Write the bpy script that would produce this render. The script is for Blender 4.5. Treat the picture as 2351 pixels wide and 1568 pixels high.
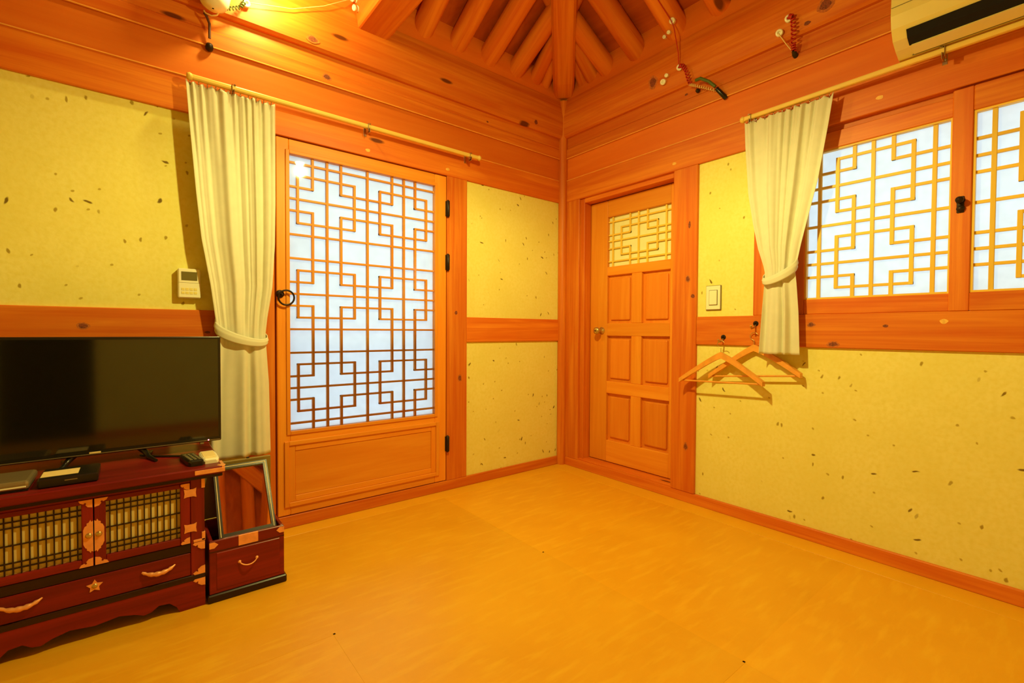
import bpy, bmesh, math, random
from mathutils import Vector, Matrix
random.seed(7)
for o in list(bpy.data.objects):
    bpy.data.objects.remove(o, do_unlink=True)
S = bpy.context.scene
COL = S.collection

# ---------------------------------------------------------------- camera
# fitted to the photograph (2351 x 1568): room corner at the origin, left wall y=0, right wall x=0, floor z=0
F_PX, YAW, PITCH, ROLL = 1080.02, 0.675298, -0.022047, 0.0049146
CAM = Vector((-2.5115, -2.5340, 1.0))
fw = Vector((math.sin(YAW)*math.cos(PITCH), math.cos(YAW)*math.cos(PITCH), math.sin(PITCH)))
rt = Vector((math.cos(YAW), -math.sin(YAW), 0)); up = rt.cross(fw)
r2 = rt*math.cos(ROLL) + up*math.sin(ROLL); u2 = -rt*math.sin(ROLL) + up*math.cos(ROLL)
cd = bpy.data.cameras.new('camera'); cam = bpy.data.objects.new('camera', cd); COL.objects.link(cam)
cd.sensor_width = 36; cd.lens = F_PX/2351*36; cd.clip_start = .02
m = Matrix((r2, u2, -fw)).transposed().to_4x4(); m.translation = CAM; cam.matrix_world = m
S.camera = cam

# ---------------------------------------------------------------- world, light, exposure
w = bpy.data.worlds.new('world'); S.world = w; w.use_nodes = True
bg = w.node_tree.nodes['Background']; bg.inputs[0].default_value = (.72, .89, 1.0, 1); bg.inputs[1].default_value = 1.66
S.view_settings.view_transform = 'Standard'; S.view_settings.look = 'None'
S.view_settings.exposure = 0.12; S.view_settings.gamma = 1; S.view_settings.use_curve_mapping = False
LAMP = Vector((-1.50, -1.36, 2.27))          # pendant hung under the cross beam (above the frame)
UPLAMP = Vector((-2.02, -.23, 2.67))         # bare bulb hung near the left wall (above the frame)
WARM = (1.0, .90, .26)
MAIN_W, GLOW_W, UP_W = 78, 25, 17

# ---------------------------------------------------------------- materials
MATS = {}
def newmat(name):
    M = bpy.data.materials.new(name); M.use_nodes = True
    nt = M.node_tree; b = nt.nodes['Principled BSDF']; MATS[name] = M
    return M, nt, b
def nd(nt, t, **k):
    n = nt.nodes.new(t)
    for a, v in k.items():
        if a.startswith('i_'): n.inputs[a[2:]].default_value = v
        else: setattr(n, a, v)
    return n
def lk(nt, a, b): nt.links.new(a, b)
def mixc(nt, fac, c1, c2, blend='MIX'):
    n = nt.nodes.new('ShaderNodeMix'); n.data_type = 'RGBA'; n.blend_type = blend
    for s, v in ((n.inputs['Factor'], fac), (n.inputs['A'], c1), (n.inputs['B'], c2)):
        if hasattr(v, 'links'): lk(nt, v, s)
        else: s.default_value = v if not isinstance(v, tuple) or len(v) == 4 else (*v, 1)
    return n.outputs['Result']
def ramp(nt, src, p0, p1, inv=False):
    n = nt.nodes.new('ShaderNodeMapRange'); n.inputs['From Min'].default_value = p0; n.inputs['From Max'].default_value = p1
    n.inputs['To Min'].default_value = 1 if inv else 0; n.inputs['To Max'].default_value = 0 if inv else 1
    lk(nt, src, n.inputs['Value']); return n.outputs['Result']
def plain(name, col, rough=.5, metal=0, bump=0, bscale=60, var=.08, vscale=12):
    M, nt, b = newmat(name)
    tc = nd(nt, 'ShaderNodeTexCoord'); nz = nd(nt, 'ShaderNodeTexNoise', i_Scale=vscale, i_Detail=3.)
    lk(nt, tc.outputs['Object'], nz.inputs['Vector'])
    c = mixc(nt, ramp(nt, nz.outputs['Fac'], .3, .7), tuple(x*(1-var) for x in col), tuple(min(1, x*(1+var)) for x in col))
    lk(nt, c, b.inputs['Base Color']); b.inputs['Roughness'].default_value = rough; b.inputs['Metallic'].default_value = metal
    if bump:
        n2 = nd(nt, 'ShaderNodeTexNoise', i_Scale=bscale, i_Detail=4.); lk(nt, tc.outputs['Object'], n2.inputs['Vector'])
        bp = nd(nt, 'ShaderNodeBump', i_Strength=bump, i_Distance=.002); lk(nt, n2.outputs['Fac'], bp.inputs['Height']); lk(nt, bp.outputs['Normal'], b.inputs['Normal'])
    return M
def wood(name, axis, light, dark, knots=.045, rough=.45, fine=34, seed=0, knotcol=None):
    M, nt, b = newmat(name)
    tc = nd(nt, 'ShaderNodeTexCoord'); oi = nd(nt, 'ShaderNodeObjectInfo')
    off = nd(nt, 'ShaderNodeVectorMath', operation='SCALE'); off.inputs[0].default_value = (7.3, 3.1, 5.7); lk(nt, oi.outputs['Random'], off.inputs['Scale'])
    ad = nd(nt, 'ShaderNodeVectorMath', operation='ADD'); lk(nt, tc.outputs['Object'], ad.inputs[0]); lk(nt, off.outputs[0], ad.inputs[1])
    def mp(along, across):
        n = nd(nt, 'ShaderNodeMapping'); s = [across]*3; s['XYZ'.index(axis)] = along
        n.inputs['Scale'].default_value = s; n.inputs['Location'].default_value = (seed*1.7, seed*.9, seed*2.3)
        lk(nt, ad.outputs[0], n.inputs['Vector']); return n.outputs['Vector']
    g1 = nd(nt, 'ShaderNodeTexNoise', i_Scale=1., i_Detail=4., i_Roughness=.6, i_Distortion=.6); lk(nt, mp(1.3, fine), g1.inputs['Vector'])
    g2 = nd(nt, 'ShaderNodeTexNoise', i_Scale=1., i_Detail=2., i_Distortion=1.2); lk(nt, mp(.8, 7), g2.inputs['Vector'])
    g3 = nd(nt, 'ShaderNodeTexNoise', i_Scale=1., i_Detail=1.); lk(nt, mp(.7, 1.4), g3.inputs['Vector'])
    c = mixc(nt, ramp(nt, g1.outputs['Fac'], .33, .66), dark, light)
    mid = tuple((a+d)/2 for a, d in zip(light, dark))
    c = mixc(nt, ramp(nt, g2.outputs['Fac'], .46, .62), c, mixc(nt, .55, c, dark))
    c = mixc(nt, ramp(nt, g3.outputs['Fac'], .35, .75), c, tuple(x*.86 for x in mid)) if False else c
    if knots:
        v = nd(nt, 'ShaderNodeTexVoronoi', i_Scale=1., i_Randomness=1.); v.voronoi_dimensions = '2D'
        sx = nd(nt, 'ShaderNodeSeparateXYZ'); lk(nt, mp(1.6, 5.5), sx.inputs[0]); cx = nd(nt, 'ShaderNodeCombineXYZ'); am = nd(nt, 'ShaderNodeMath', operation='ADD')
        oth = [c_ for c_ in 'XYZ' if c_ != axis]; lk(nt, sx.outputs[axis], cx.inputs['X']); lk(nt, sx.outputs[oth[0]], am.inputs[0]); lk(nt, sx.outputs[oth[1]], am.inputs[1]); lk(nt, am.outputs[0], cx.inputs['Y'])
        lk(nt, cx.outputs[0], v.inputs['Vector'])
        sep = nd(nt, 'ShaderNodeSeparateColor'); lk(nt, v.outputs['Color'], sep.inputs[0])
        k = nd(nt, 'ShaderNodeMath', operation='MULTIPLY'); lk(nt, ramp(nt, v.outputs['Distance'], knots, knots*1.8, True), k.inputs[0]); lk(nt, ramp(nt, sep.outputs[0], .86, .88), k.inputs[1])
        c = mixc(nt, k.outputs[0], c, knotcol or tuple(x*.25 for x in dark))
    tint = nd(nt, 'ShaderNodeHueSaturation'); lk(nt, c, tint.inputs['Color'])
    mr = nd(nt, 'ShaderNodeMapRange'); mr.inputs['To Min'].default_value = .9; mr.inputs['To Max'].default_value = 1.08; lk(nt, oi.outputs['Random'], mr.inputs['Value']); lk(nt, mr.outputs[0], tint.inputs['Value'])
    lk(nt, tint.outputs[0], b.inputs['Base Color']); b.inputs['Roughness'].default_value = rough; b.inputs['Specular IOR Level'].default_value = .3
    bp = nd(nt, 'ShaderNodeBump', i_Strength=.25, i_Distance=.0015); lk(nt, g1.outputs['Fac'], bp.inputs['Height']); lk(nt, bp.outputs['Normal'], b.inputs['Normal'])
    return M
PINE_L, PINE_D = (.80, .25, .022), (.64, .125, .009)
for ax in 'XYZ':
    wood('pine_'+ax, ax, PINE_L, PINE_D)
    wood('board_'+ax, ax, (.80, .21, .020), (.74, .165, .012), knots=.03, fine=22, seed=3)       # smoother painted boards
    wood('joinery_'+ax, ax, (.86, .335, .028), (.78, .25, .015), knots=0, fine=26, seed=5)        # doors and lattice
    wood('rosewood_'+ax, ax, (.30, .018, .016), (.15, .008, .008), knots=0, rough=.3, fine=20, seed=8)
    wood('ebony_'+ax, ax, (.040, .014, .006), (.020, .007, .004), knots=0, rough=.3, fine=20, seed=9)
def hanji():
    M, nt, b = newmat('hanji')
    tc = nd(nt, 'ShaderNodeTexCoord')
    n1 = nd(nt, 'ShaderNodeTexNoise', i_Scale=5., i_Detail=5.); lk(nt, tc.outputs['Object'], n1.inputs['Vector'])
    n2 = nd(nt, 'ShaderNodeTexNoise', i_Scale=60., i_Detail=5.); lk(nt, tc.outputs['Object'], n2.inputs['Vector'])
    c = mixc(nt, ramp(nt, n1.outputs['Fac'], .3, .7), (.84, .765, .21), (.89, .82, .27))
    c = mixc(nt, ramp(nt, n2.outputs['Fac'], .4, .75), c, (.82, .735, .18))
    ds = nd(nt, 'ShaderNodeTexNoise', i_Scale=22., i_Detail=2.); lk(nt, tc.outputs['Object'], ds.inputs['Vector'])
    av = nd(nt, 'ShaderNodeVectorMath', operation='MULTIPLY_ADD'); lk(nt, ds.outputs['Color'], av.inputs[0]); av.inputs[1].default_value = (.02, .02, .02); lk(nt, tc.outputs['Object'], av.inputs[2])
    sx = nd(nt, 'ShaderNodeSeparateXYZ'); lk(nt, av.outputs[0], sx.inputs[0]); am = nd(nt, 'ShaderNodeMath', operation='ADD'); lk(nt, sx.outputs[0], am.inputs[0]); lk(nt, sx.outputs[1], am.inputs[1])
    uv = nd(nt, 'ShaderNodeCombineXYZ'); lk(nt, am.outputs[0], uv.inputs[0]); lk(nt, sx.outputs[2], uv.inputs[1])
    for su, sv, rot, rnd, th, col in ((9, 3.4, .45, .86, .030, (.20, .13, .02)), (10, 3.6, -.55, .88, .027, (.26, .17, .02)), (4.5, 11, .25, .90, .034, (.22, .14, .02)), (14, 7, -.2, .84, .045, (.42, .31, .04)), (16, 12, .9, .82, .045, (.52, .40, .06))):
        mp = nd(nt, 'ShaderNodeMapping'); mp.vector_type = 'TEXTURE' if False else 'POINT'; mp.inputs['Scale'].default_value = (su, sv, 1); mp.inputs['Location'].default_value = (rot*9, rnd*31, 0)
        rt_ = nd(nt, 'ShaderNodeVectorRotate'); rt_.rotation_type = 'Z_AXIS'; rt_.inputs['Angle'].default_value = rot; lk(nt, uv.outputs[0], rt_.inputs['Vector']); lk(nt, rt_.outputs[0], mp.inputs['Vector'])
        v = nd(nt, 'ShaderNodeTexVoronoi', i_Scale=1.); v.voronoi_dimensions = '2D'; lk(nt, mp.outputs[0], v.inputs['Vector'])
        sep = nd(nt, 'ShaderNodeSeparateColor'); lk(nt, v.outputs['Color'], sep.inputs[0])
        k = nd(nt, 'ShaderNodeMath', operation='MULTIPLY'); lk(nt, ramp(nt, v.outputs['Distance'], th, th*1.8, True), k.inputs[0]); lk(nt, ramp(nt, sep.outputs[1], rnd, rnd+.02), k.inputs[1])
        c = mixc(nt, k.outputs[0], c, col)
    lk(nt, c, b.inputs['Base Color']); b.inputs['Roughness'].default_value = .85; b.inputs['Specular IOR Level'].default_value = .15
    bp = nd(nt, 'ShaderNodeBump', i_Strength=.3, i_Distance=.002); lk(nt, n2.outputs['Fac'], bp.inputs['Height']); lk(nt, bp.outputs['Normal'], b.inputs['Normal'])
hanji()
def floorpaper():
    M, nt, b = newmat('oiled_paper')
    tc = nd(nt, 'ShaderNodeTexCoord'); oi = nd(nt, 'ShaderNodeObjectInfo')
    n1 = nd(nt, 'ShaderNodeTexNoise', i_Scale=2.2, i_Detail=6., i_Roughness=.65, i_Distortion=.5); lk(nt, tc.outputs['Object'], n1.inputs['Vector'])
    n2 = nd(nt, 'ShaderNodeTexNoise', i_Scale=1., i_Detail=4.); mp = nd(nt, 'ShaderNodeMapping'); mp.inputs['Scale'].default_value = (6, 30, 1); mp.inputs['Rotation'].default_value = (0, 0, .8); lk(nt, tc.outputs['Object'], mp.inputs[0]); lk(nt, mp.outputs[0], n2.inputs['Vector'])
    c = mixc(nt, ramp(nt, n1.outputs['Fac'], .32, .68), (.76, .345, .009), (.83, .41, .014))
    c = mixc(nt, ramp(nt, n2.outputs['Fac'], .5, .8), c, (.86, .47, .022))
    hs = nd(nt, 'ShaderNodeHueSaturation'); lk(nt, c, hs.inputs['Color'])
    mr = nd(nt, 'ShaderNodeMapRange'); mr.inputs['To Min'].default_value = .95; mr.inputs['To Max'].default_value = 1.04; lk(nt, oi.outputs['Random'], mr.inputs['Value']); lk(nt, mr.outputs[0], hs.inputs['Value'])
    lk(nt, hs.outputs[0], b.inputs['Base Color']); b.inputs['Roughness'].default_value = .42; b.inputs['Specular IOR Level'].default_value = .35
    bp = nd(nt, 'ShaderNodeBump', i_Strength=.2, i_Distance=.003); lk(nt, n1.outputs['Fac'], bp.inputs['Height']); lk(nt, bp.outputs['Normal'], b.inputs['Normal'])
floorpaper()
plain('border_paper', (.84, .43, .014), .4, var=.04, vscale=6, bump=.2, bscale=8)
def translucent(name, col, t=.5):
    M, nt, b = newmat(name); nt.nodes.remove(b); out = nt.nodes['Material Output']
    tc = nd(nt, 'ShaderNodeTexCoord'); nz = nd(nt, 'ShaderNodeTexNoise', i_Scale=25., i_Detail=5.); lk(nt, tc.outputs['Object'], nz.inputs['Vector'])
    c = mixc(nt, ramp(nt, nz.outputs['Fac'], .3, .7), tuple(x*.95 for x in col), col)
    d = nd(nt, 'ShaderNodeBsdfDiffuse'); tr = nd(nt, 'ShaderNodeBsdfTranslucent'); mx = nd(nt, 'ShaderNodeMixShader'); mx.inputs[0].default_value = t
    lk(nt, c, d.inputs['Color']); lk(nt, c, tr.inputs['Color']); lk(nt, d.outputs[0], mx.inputs[1]); lk(nt, tr.outputs[0], mx.inputs[2]); lk(nt, mx.outputs[0], out.inputs['Surface'])
translucent('window_paper', (.88, .90, .90), .83)
translucent('door_paper', (.92, .90, .56), .05)
translucent('cabinet_paper', (.90, .74, .34), .10)
translucent('curtain_cloth', (.88, .86, .70), .18)
def glass():
    M, nt, b = newmat('pane_glass'); nt.nodes.remove(b); out = nt.nodes['Material Output']
    fr = nd(nt, 'ShaderNodeFresnel'); fr.inputs['IOR'].default_value = 1.45
    t = nd(nt, 'ShaderNodeBsdfTransparent'); g = nd(nt, 'ShaderNodeBsdfGlossy'); g.inputs['Roughness'].default_value = .03; mx = nd(nt, 'ShaderNodeMixShader')
    lk(nt, fr.outputs[0], mx.inputs[0]); lk(nt, t.outputs[0], mx.inputs[1]); lk(nt, g.outputs[0], mx.inputs[2]); lk(nt, mx.outputs[0], out.inputs['Surface'])
glass()
plain('white_plastic', (.86, .74, .26), .35, var=.02)
plain('ivory_plastic', (.90, .87, .68), .4, var=.02)
plain('porcelain', (.90, .87, .72), .2, var=.03)
plain('black_plastic', (.012, .010, .008), .28, var=.1)
plain('screen_black', (.010, .008, .005), .07, var=.05).node_tree.nodes['Principled BSDF'].inputs['Specular IOR Level'].default_value = 1.0
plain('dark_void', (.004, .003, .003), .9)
plain('iron', (.030, .018, .014), .45, metal=.6, bump=.3)
plain('brass', (.62, .45, .16), .3, metal=.8)
plain('copper_plate', (.92, .40, .16), .42, metal=.35, var=.12, vscale=40)
plain('silver_grey', (.30, .24, .14), .3, metal=.5)
plain('lcd', (.16, .13, .03), .3, var=.03)
plain('rod_cream', (.90, .64, .15), .35, var=.04)
plain('label_cream', (.92, .72, .34), .5, var=.05, vscale=90)
plain('red_wire', (.50, .02, .01), .4); plain('green_wire', (.08, .13, .02), .5); plain('white_wire', (.85, .62, .26), .5); plain('brown_wire', (.10, .03, .02), .5)
plain('steel', (.55, .5, .42), .25, metal=1)
plain('button_grey', (.20, .17, .09), .5)
plain('hanger_wood', (.84, .36, .05), .4, var=.1, vscale=30)
plain('mirror_glass', (.92, .92, .92), .02, metal=1, var=.0)
plain('lid_brown', (.26, .17, .03), .5, var=.1)
M, nt, b = newmat('led_red'); b.inputs['Emission Color'].default_value = (1, .12, .2, 1); b.inputs['Emission Strength'].default_value = 6
M, nt, b = newmat('bulb'); b.inputs['Emission Color'].default_value = (1, .82, .45, 1); b.inputs['Emission Strength'].default_value = 55

# ---------------------------------------------------------------- mesh helpers
class MB:
    def __init__(s): s.v = []; s.f = []; s.sm = []
    def add(s, vs, fs, smooth=False):
        n = len(s.v); s.v += [tuple(v) for v in vs]; s.f += [tuple(i+n for i in f) for f in fs]; s.sm += [smooth]*len(fs); return s
    def box(s, a, b, bev=0):
        x0, y0, z0 = (min(p, q) for p, q in zip(a, b)); x1, y1, z1 = (max(p, q) for p, q in zip(a, b))
        if not bev:
            return s.add([(x0,y0,z0),(x1,y0,z0),(x1,y1,z0),(x0,y1,z0),(x0,y0,z1),(x1,y0,z1),(x1,y1,z1),(x0,y1,z1)],
                         [(0,3,2,1),(4,5,6,7),(0,1,5,4),(1,2,6,5),(2,3,7,6),(3,0,4,7)])
        bm = bmesh.new(); bmesh.ops.create_cube(bm, size=1)
        for v in bm.verts: v.co = Vector(((x0+x1)/2 + v.co.x*(x1-x0), (y0+y1)/2 + v.co.y*(y1-y0), (z0+z1)/2 + v.co.z*(z1-z0)))
        bmesh.ops.bevel(bm, geom=bm.edges[:], offset=bev, segments=2 if bev > .004 else 1, affect='EDGES', profile=.5)
        bm.verts.index_update(); s.add([v.co[:] for v in bm.verts], [[v.index for v in f.verts] for f in bm.faces]); bm.free(); return s
    def tube(s, pts, r, n=10, caps=True):
        pts = [Vector(p) for p in pts]; rs = r if isinstance(r, (list, tuple)) else [r]*len(pts); vs = []; fs = []
        t0 = (pts[1]-pts[0]).normalized(); a = t0.orthogonal().normalized()
        for i, p in enumerate(pts):
            t = ((pts[min(i+1, len(pts)-1)]-pts[max(i-1, 0)])).normalized()
            a = (a - t*a.dot(t)).normalized(); c = t.cross(a)
            for k in range(n):
                q = 2*math.pi*k/n; vs.append(p + (a*math.cos(q)+c*math.sin(q))*rs[i])
        for i in range(len(pts)-1):
            for k in range(n): fs.append((i*n+k, i*n+(k+1)%n, (i+1)*n+(k+1)%n, (i+1)*n+k))
        s.add(vs, fs, True)
        if caps:
            s.add(vs[:n], [tuple(range(n))[::-1]]); s.add(vs[-n:], [tuple(range(n))])
        return s
    def lathe(s, prof, origin, axis=(0,0,1), n=20):
        ax = Vector(axis).normalized(); a = ax.orthogonal().normalized(); c = ax.cross(a); o = Vector(origin); vs = []; fs = []
        for (r, h) in prof:
            for k in range(n):
                q = 2*math.pi*k/n; vs.append(o + ax*h + (a*math.cos(q)+c*math.sin(q))*r)
        for i in range(len(prof)-1):
            for k in range(n): fs.append((i*n+k, i*n+(k+1)%n, (i+1)*n+(k+1)%n, (i+1)*n+k))
        return s.add(vs, fs, True)
    def prism(s, poly, f0, f1):
        """poly: list of (a,b); f0,f1: functions (a,b)->xyz for the two caps"""
        n = len(poly); vs = [f0(*p) for p in poly] + [f1(*p) for p in poly]
        return s.add(vs, [tuple(range(n))[::-1], tuple(range(n, 2*n))] + [(i, (i+1)%n, n+(i+1)%n, n+i) for i in range(n)])
    def build(s, name, mat, parent=None):
        me = bpy.data.meshes.new(name); me.from_pydata(s.v, [], s.f); me.polygons.foreach_set('use_smooth', s.sm)
        bm = bmesh.new(); bm.from_mesh(me); bmesh.ops.recalc_face_normals(bm, faces=bm.faces[:]); bm.to_mesh(me); bm.free()
        me.materials.append(MATS[mat]); me.update()
        o = bpy.data.objects.new(name, me); COL.objects.link(o)
        if parent: o.parent = parent; o.matrix_parent_inverse = parent.matrix_world.inverted()
        return o
def tag(o, label, cat, group=None, kind=None):
    o['label'] = label; o['category'] = cat
    if group: o['group'] = group
    if kind: o['kind'] = kind
    return o
def empty(name, loc=(0,0,0)):
    o = bpy.data.objects.new(name, None); COL.objects.link(o); o.location = loc; o.empty_display_size = .05
    o.matrix_world = Matrix.Translation(loc); return o
def L(s, d, z): return (s, -d, z)            # left wall frame: s along x (negative), d out of the wall
def R(s, d, z): return (-d, s, z)            # right wall frame: s along y (negative)
WALLS = {'L': L, 'R': R}
GR = {'L': 'X', 'R': 'Y'}
def wb(mb, side, s0, s1, z0, z1, d0, d1, bev=0):
    f = WALLS[side]; return mb.box(f(s0, d0, z0), f(s1, d1, z1), bev)
def wbox(side, name, mat, s0, s1, z0, z1, d0, d1, parent=None, bev=0):
    return wb(MB(), side, s0, s1, z0, z1, d0, d1, bev).build(name, mat, parent)
def struct(o, label, cat): return tag(o, label, cat, kind='structure')

XL, YF = -4.3, -3.7                        # far ends of the room behind the camera
Z_LB, Z_LT, Z_PT, Z_JT, Z_DT = 1.957, 2.115, 2.275, 2.423, 2.71
EAVE, TAN = 2.88, math.tan(math.radians(27))

# ---------------------------------------------------------------- floor : lapped oiled paper sheets
fl = MB().box((XL-.2, YF-.2, -.12), (.2, .2, -.002)).build('floor', 'oiled_paper')
struct(fl, 'orange oiled paper floor of lapped sheets', 'floor')
xs = [XL, -3.87, -2.94, -2.01, -1.08, -.12]; ys = [YF, -2.78, -1.88, -.98, -.10]
for i in range(5):
    for j in range(4):
        h = .0004 + .0005*((i+j) % 2)
        MB().box((xs[i]-.004, ys[j]-.004, -.002), (xs[i+1]+.004, ys[j+1]+.004, h), .0003).build('paper_sheet', 'oiled_paper', fl)
for a, b in (((XL, -.104, -.002), (-.004, 0, .0016)), ((-.124, YF, -.002), (0, -.004, .0021))):
    MB().box(a, b, .0006).build('border_strip', 'border_paper', fl)

# ---------------------------------------------------------------- walls
m = MB()
wb(m, 'L', XL-.2, -2.02, 0, 2.9, -.16, -.014); wb(m, 'L', -.96, .16, 0, 2.9, -.16, -.014); wb(m, 'L', -2.02, -.96, 1.99, 2.9, -.16, -.014)
struct(m.build('wall_left', 'hanji'), 'cream mulberry paper wall with dark plant flecks behind the television', 'wall')
m = MB()
wb(m, 'R', -.10, .02, 0, 2.9, -.16, -.014); wb(m, 'R', -1.42, -.98, 0, 2.9, -.16, -.014); wb(m, 'R', YF-.2, -1.42, 0, 1.06, -.16, -.014)
wb(m, 'R', -.98, -.10, 2.0, 2.9, -.16, -.014); wb(m, 'R', YF-.2, -1.42, 1.975, 2.9, -.16, -.014); wb(m, 'R', YF-.2, -2.90, 1.06, 1.975, -.16, -.014)
struct(m.build('wall_right', 'hanji'), 'cream mulberry paper wall with dark plant flecks under the lattice window', 'wall')
m = MB().box((-2.8, YF-.16, 0), (.16, YF, 2.9)).box((XL-.2, YF-.16, 0), (-3.45, YF, 2.9)).box((-3.45, YF-.16, 2.0), (-2.8, YF, 2.9))
struct(m.build('wall_front', 'hanji'), 'cream paper wall behind the viewer', 'wall')
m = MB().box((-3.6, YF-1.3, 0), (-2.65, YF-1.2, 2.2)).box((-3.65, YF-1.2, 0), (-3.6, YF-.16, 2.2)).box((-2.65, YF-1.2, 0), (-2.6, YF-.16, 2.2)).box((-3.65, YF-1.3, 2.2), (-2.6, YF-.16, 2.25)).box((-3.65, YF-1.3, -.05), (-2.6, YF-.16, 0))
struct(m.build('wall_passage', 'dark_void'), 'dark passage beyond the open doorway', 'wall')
struct(MB().box((XL-.16, YF, 0), (XL, 0, 2.9)).build('wall_rear', 'hanji'), 'cream paper wall at the television end', 'wall')
tn = [0]
TR = {}
def trim(mb, mat, label, cat='beam'):
    tn[0] += 1; o = struct(mb.build('trim_%d' % tn[0], mat), label, cat); TR[label] = o; return o
# skirting beams
struct(wb(MB(), 'L', XL, 0, 0, .062, -.1, 0, .003).build('baseboard_left', 'pine_X'), 'reddish pine sill beam along the floor under the lattice door', 'baseboard')
struct(wb(MB(), 'R', YF, -.03, 0, .062, -.1, 0, .003).build('baseboard_right', 'pine_Y'), 'reddish pine sill beam along the floor under the plain door', 'baseboard')
struct(MB().box((-2.8, YF, 0), (0, YF+.02, .062)).build('baseboard_front', 'pine_X'), 'pine sill beam behind the viewer', 'baseboard')
# middle rails and posts
trim(wb(MB(), 'L', -.852, -.03, .929, 1.088, -.05, 0, .003), 'pine_X', 'short pine rail between the lattice door and the corner')
trim(wb(MB(), 'L', XL, -2.09, .929, 1.088, -.05, 0, .003), 'pine_X', 'pine rail above the television')
trim(wb(MB(), 'R', YF, -1.087, .929, 1.087, -.05, 0, .003), 'pine_Y', 'pine rail under the window with the coat hooks')
trim(MB().box((-2.8, YF, .929), (0, YF+.015, 1.088)), 'pine_X', 'pine rail behind the viewer')
trim(wb(MB(), 'L', -1.0, -.852, .062, Z_LB, -.1, 0, .003), 'pine_Z', 'pine post carrying the three iron hinges', 'post')
trim(wb(MB(), 'L', -2.11, -1.975, .062, Z_LB, -.1, 0, .003), 'pine_Z', 'pine post beside the tall curtain', 'post')
trim(wb(MB(), 'R', -.167, -.03, .062, Z_LB, -.1, 0, .003), 'pine_Z', 'pine post between the plain door and the corner', 'post')
trim(wb(MB(), 'R', -1.087, -.933, .062, Z_LB, -.1, .004, .004), 'pine_Z', 'pine post between the plain door and the light switch', 'post')
trim(MB().tube([(-.010, -.010, 0), (-.010, -.010, 2.70)], .034, 14), 'pine_Z', 'slim pine bead standing in the room corner', 'post')
# stacked beams above both walls
def beam_profile(side, name, prof, mat, label, s0, s1):
    f = WALLS[side]; mb = MB().prism(prof, lambda d, z: f(s0, d, z), lambda d, z: f(s1, d, z)); return trim(mb, mat, label)
for side, s0, s1, nm, tail in (('L', XL, -.028, 'over the lattice door', 'left'), ('R', YF, -.028, 'over the window', 'right')):
    g = GR[side]
    wd = 'pine_'+g
    trim(wb(MB(), side, s0, s1, Z_LB, Z_LT, -.1, 0, .003), wd, 'pine lintel beam ' + nm)
    trim(wb(MB(), side, s0, s1, Z_LT, Z_PT, -.1, -.005), 'board_'+g, 'smooth orange board above the lintel ' + nm)
    beam_profile(side, 'jangyeo', [(-.1, Z_PT), (.003, Z_PT), (.006, Z_PT+.004), (.006, 2.342), (-.004, 2.352), (-.004, Z_JT), (-.1, Z_JT)], wd, 'pine bearing beam with a stepped edge ' + nm, s0, s1)
    beam_profile(side, 'dori', [(-.1, Z_JT), (.016, Z_JT), (.028, Z_JT+.012), (.032, 2.50), (.032, 2.57), (.022, 2.64), (.002, Z_DT-.005), (-.1, Z_DT)], wd, 'heavy pine wall plate beam ' + nm, s0, s1)
    trim(wb(MB(), side, s0, s1, Z_DT-.02, EAVE+.02, -.1, -.004), 'board_'+g, 'orange infill board between the rafter feet ' + nm)
def bead(side, s0, s1, z, d, parent):  # thin pale line along a beam edge, built as a raised strip
    wbox(side, 'bead', 'pale_line', s0, s1, z-.0028, z+.0028, d-.004, d+.0035, parent, .001)
plain('pale_line', (.90, .40, .07), .4, var=.1, vscale=20)
plain('knot_wood', (.22, .045, .012), .6, var=.5, vscale=160); plain('knot_ring', (.50, .13, .016), .6, var=.3, vscale=120); plain('plug_wood', (.92, .50, .09), .5, var=.15, vscale=80)
def oval(side, s, z, rs, rz_, d, name, mat, parent):
    f = WALLS[side]; poly = [(s+rs*math.cos(q)*(1+.12*math.sin(3*q+s*9)), z+rz_*math.sin(q)*(1+.12*math.cos(2*q+z*9))) for q in [2*math.pi*k/14 for k in range(14)]]
    MB().prism(poly, lambda a, b: f(a, d-.003, b), lambda a, b: f(a, d+.0006, b)).build(name, mat, parent)
def knot(side, key, s, z, rs, rz_, d, ring=True):
    if ring: oval(side, s, z, rs*1.5, rz_*1.5, d-.0003, 'knot_ring', 'knot_ring', TR[key])
    oval(side, s, z, rs, rz_, d, 'knot', 'knot_wood', TR[key])
for side, s0, nm in (('L', XL, 'over the lattice door'), ('R', YF, 'over the window')):
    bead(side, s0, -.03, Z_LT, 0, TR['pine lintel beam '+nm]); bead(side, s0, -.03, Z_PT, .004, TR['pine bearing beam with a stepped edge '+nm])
WP = 'heavy pine wall plate beam '; BB = 'pine bearing beam with a stepped edge '; LN = 'pine lintel beam '; OL, OR = 'over the lattice door', 'over the window'
knot('L', WP+OL, -1.80, 2.462, .022, .012, .0315); knot('L', BB+OL, -1.723, 2.311, .016, .011, .006); knot('L', WP+OL, -.300, 2.468, .014, .014, .0315, False); knot('L', BB+OL, -.694, 2.372, .008, .005, -.004, False)
knot('R', WP+OR, -.80, 2.520, .022, .026, .032); knot('R', WP+OR, -1.72, 2.500, .024, .020, .032); knot('R', BB+OR, -1.004, 2.380, .010, .006, -.004, False); knot('R', WP+OR, -1.645, 2.455, .014, .008, .0315, False)
knot('L', 'pine rail above the television', -2.674, 1.012, .014, .009, 0); knot('L', 'pine rail above the television', -2.255, .988, .012, .005, 0, False)
knot('R', 'pine rail under the window with the coat hooks', -1.675, 1.038, .012, .008, 0); knot('R', 'pine rail under the window with the coat hooks', -1.767, .947, .018, .009, 0); knot('R', 'pine rail under the window with the coat hooks', -1.96, 1.030, .010, .006, 0, False)
PS = 'pine post between the plain door and the light switch'
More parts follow.
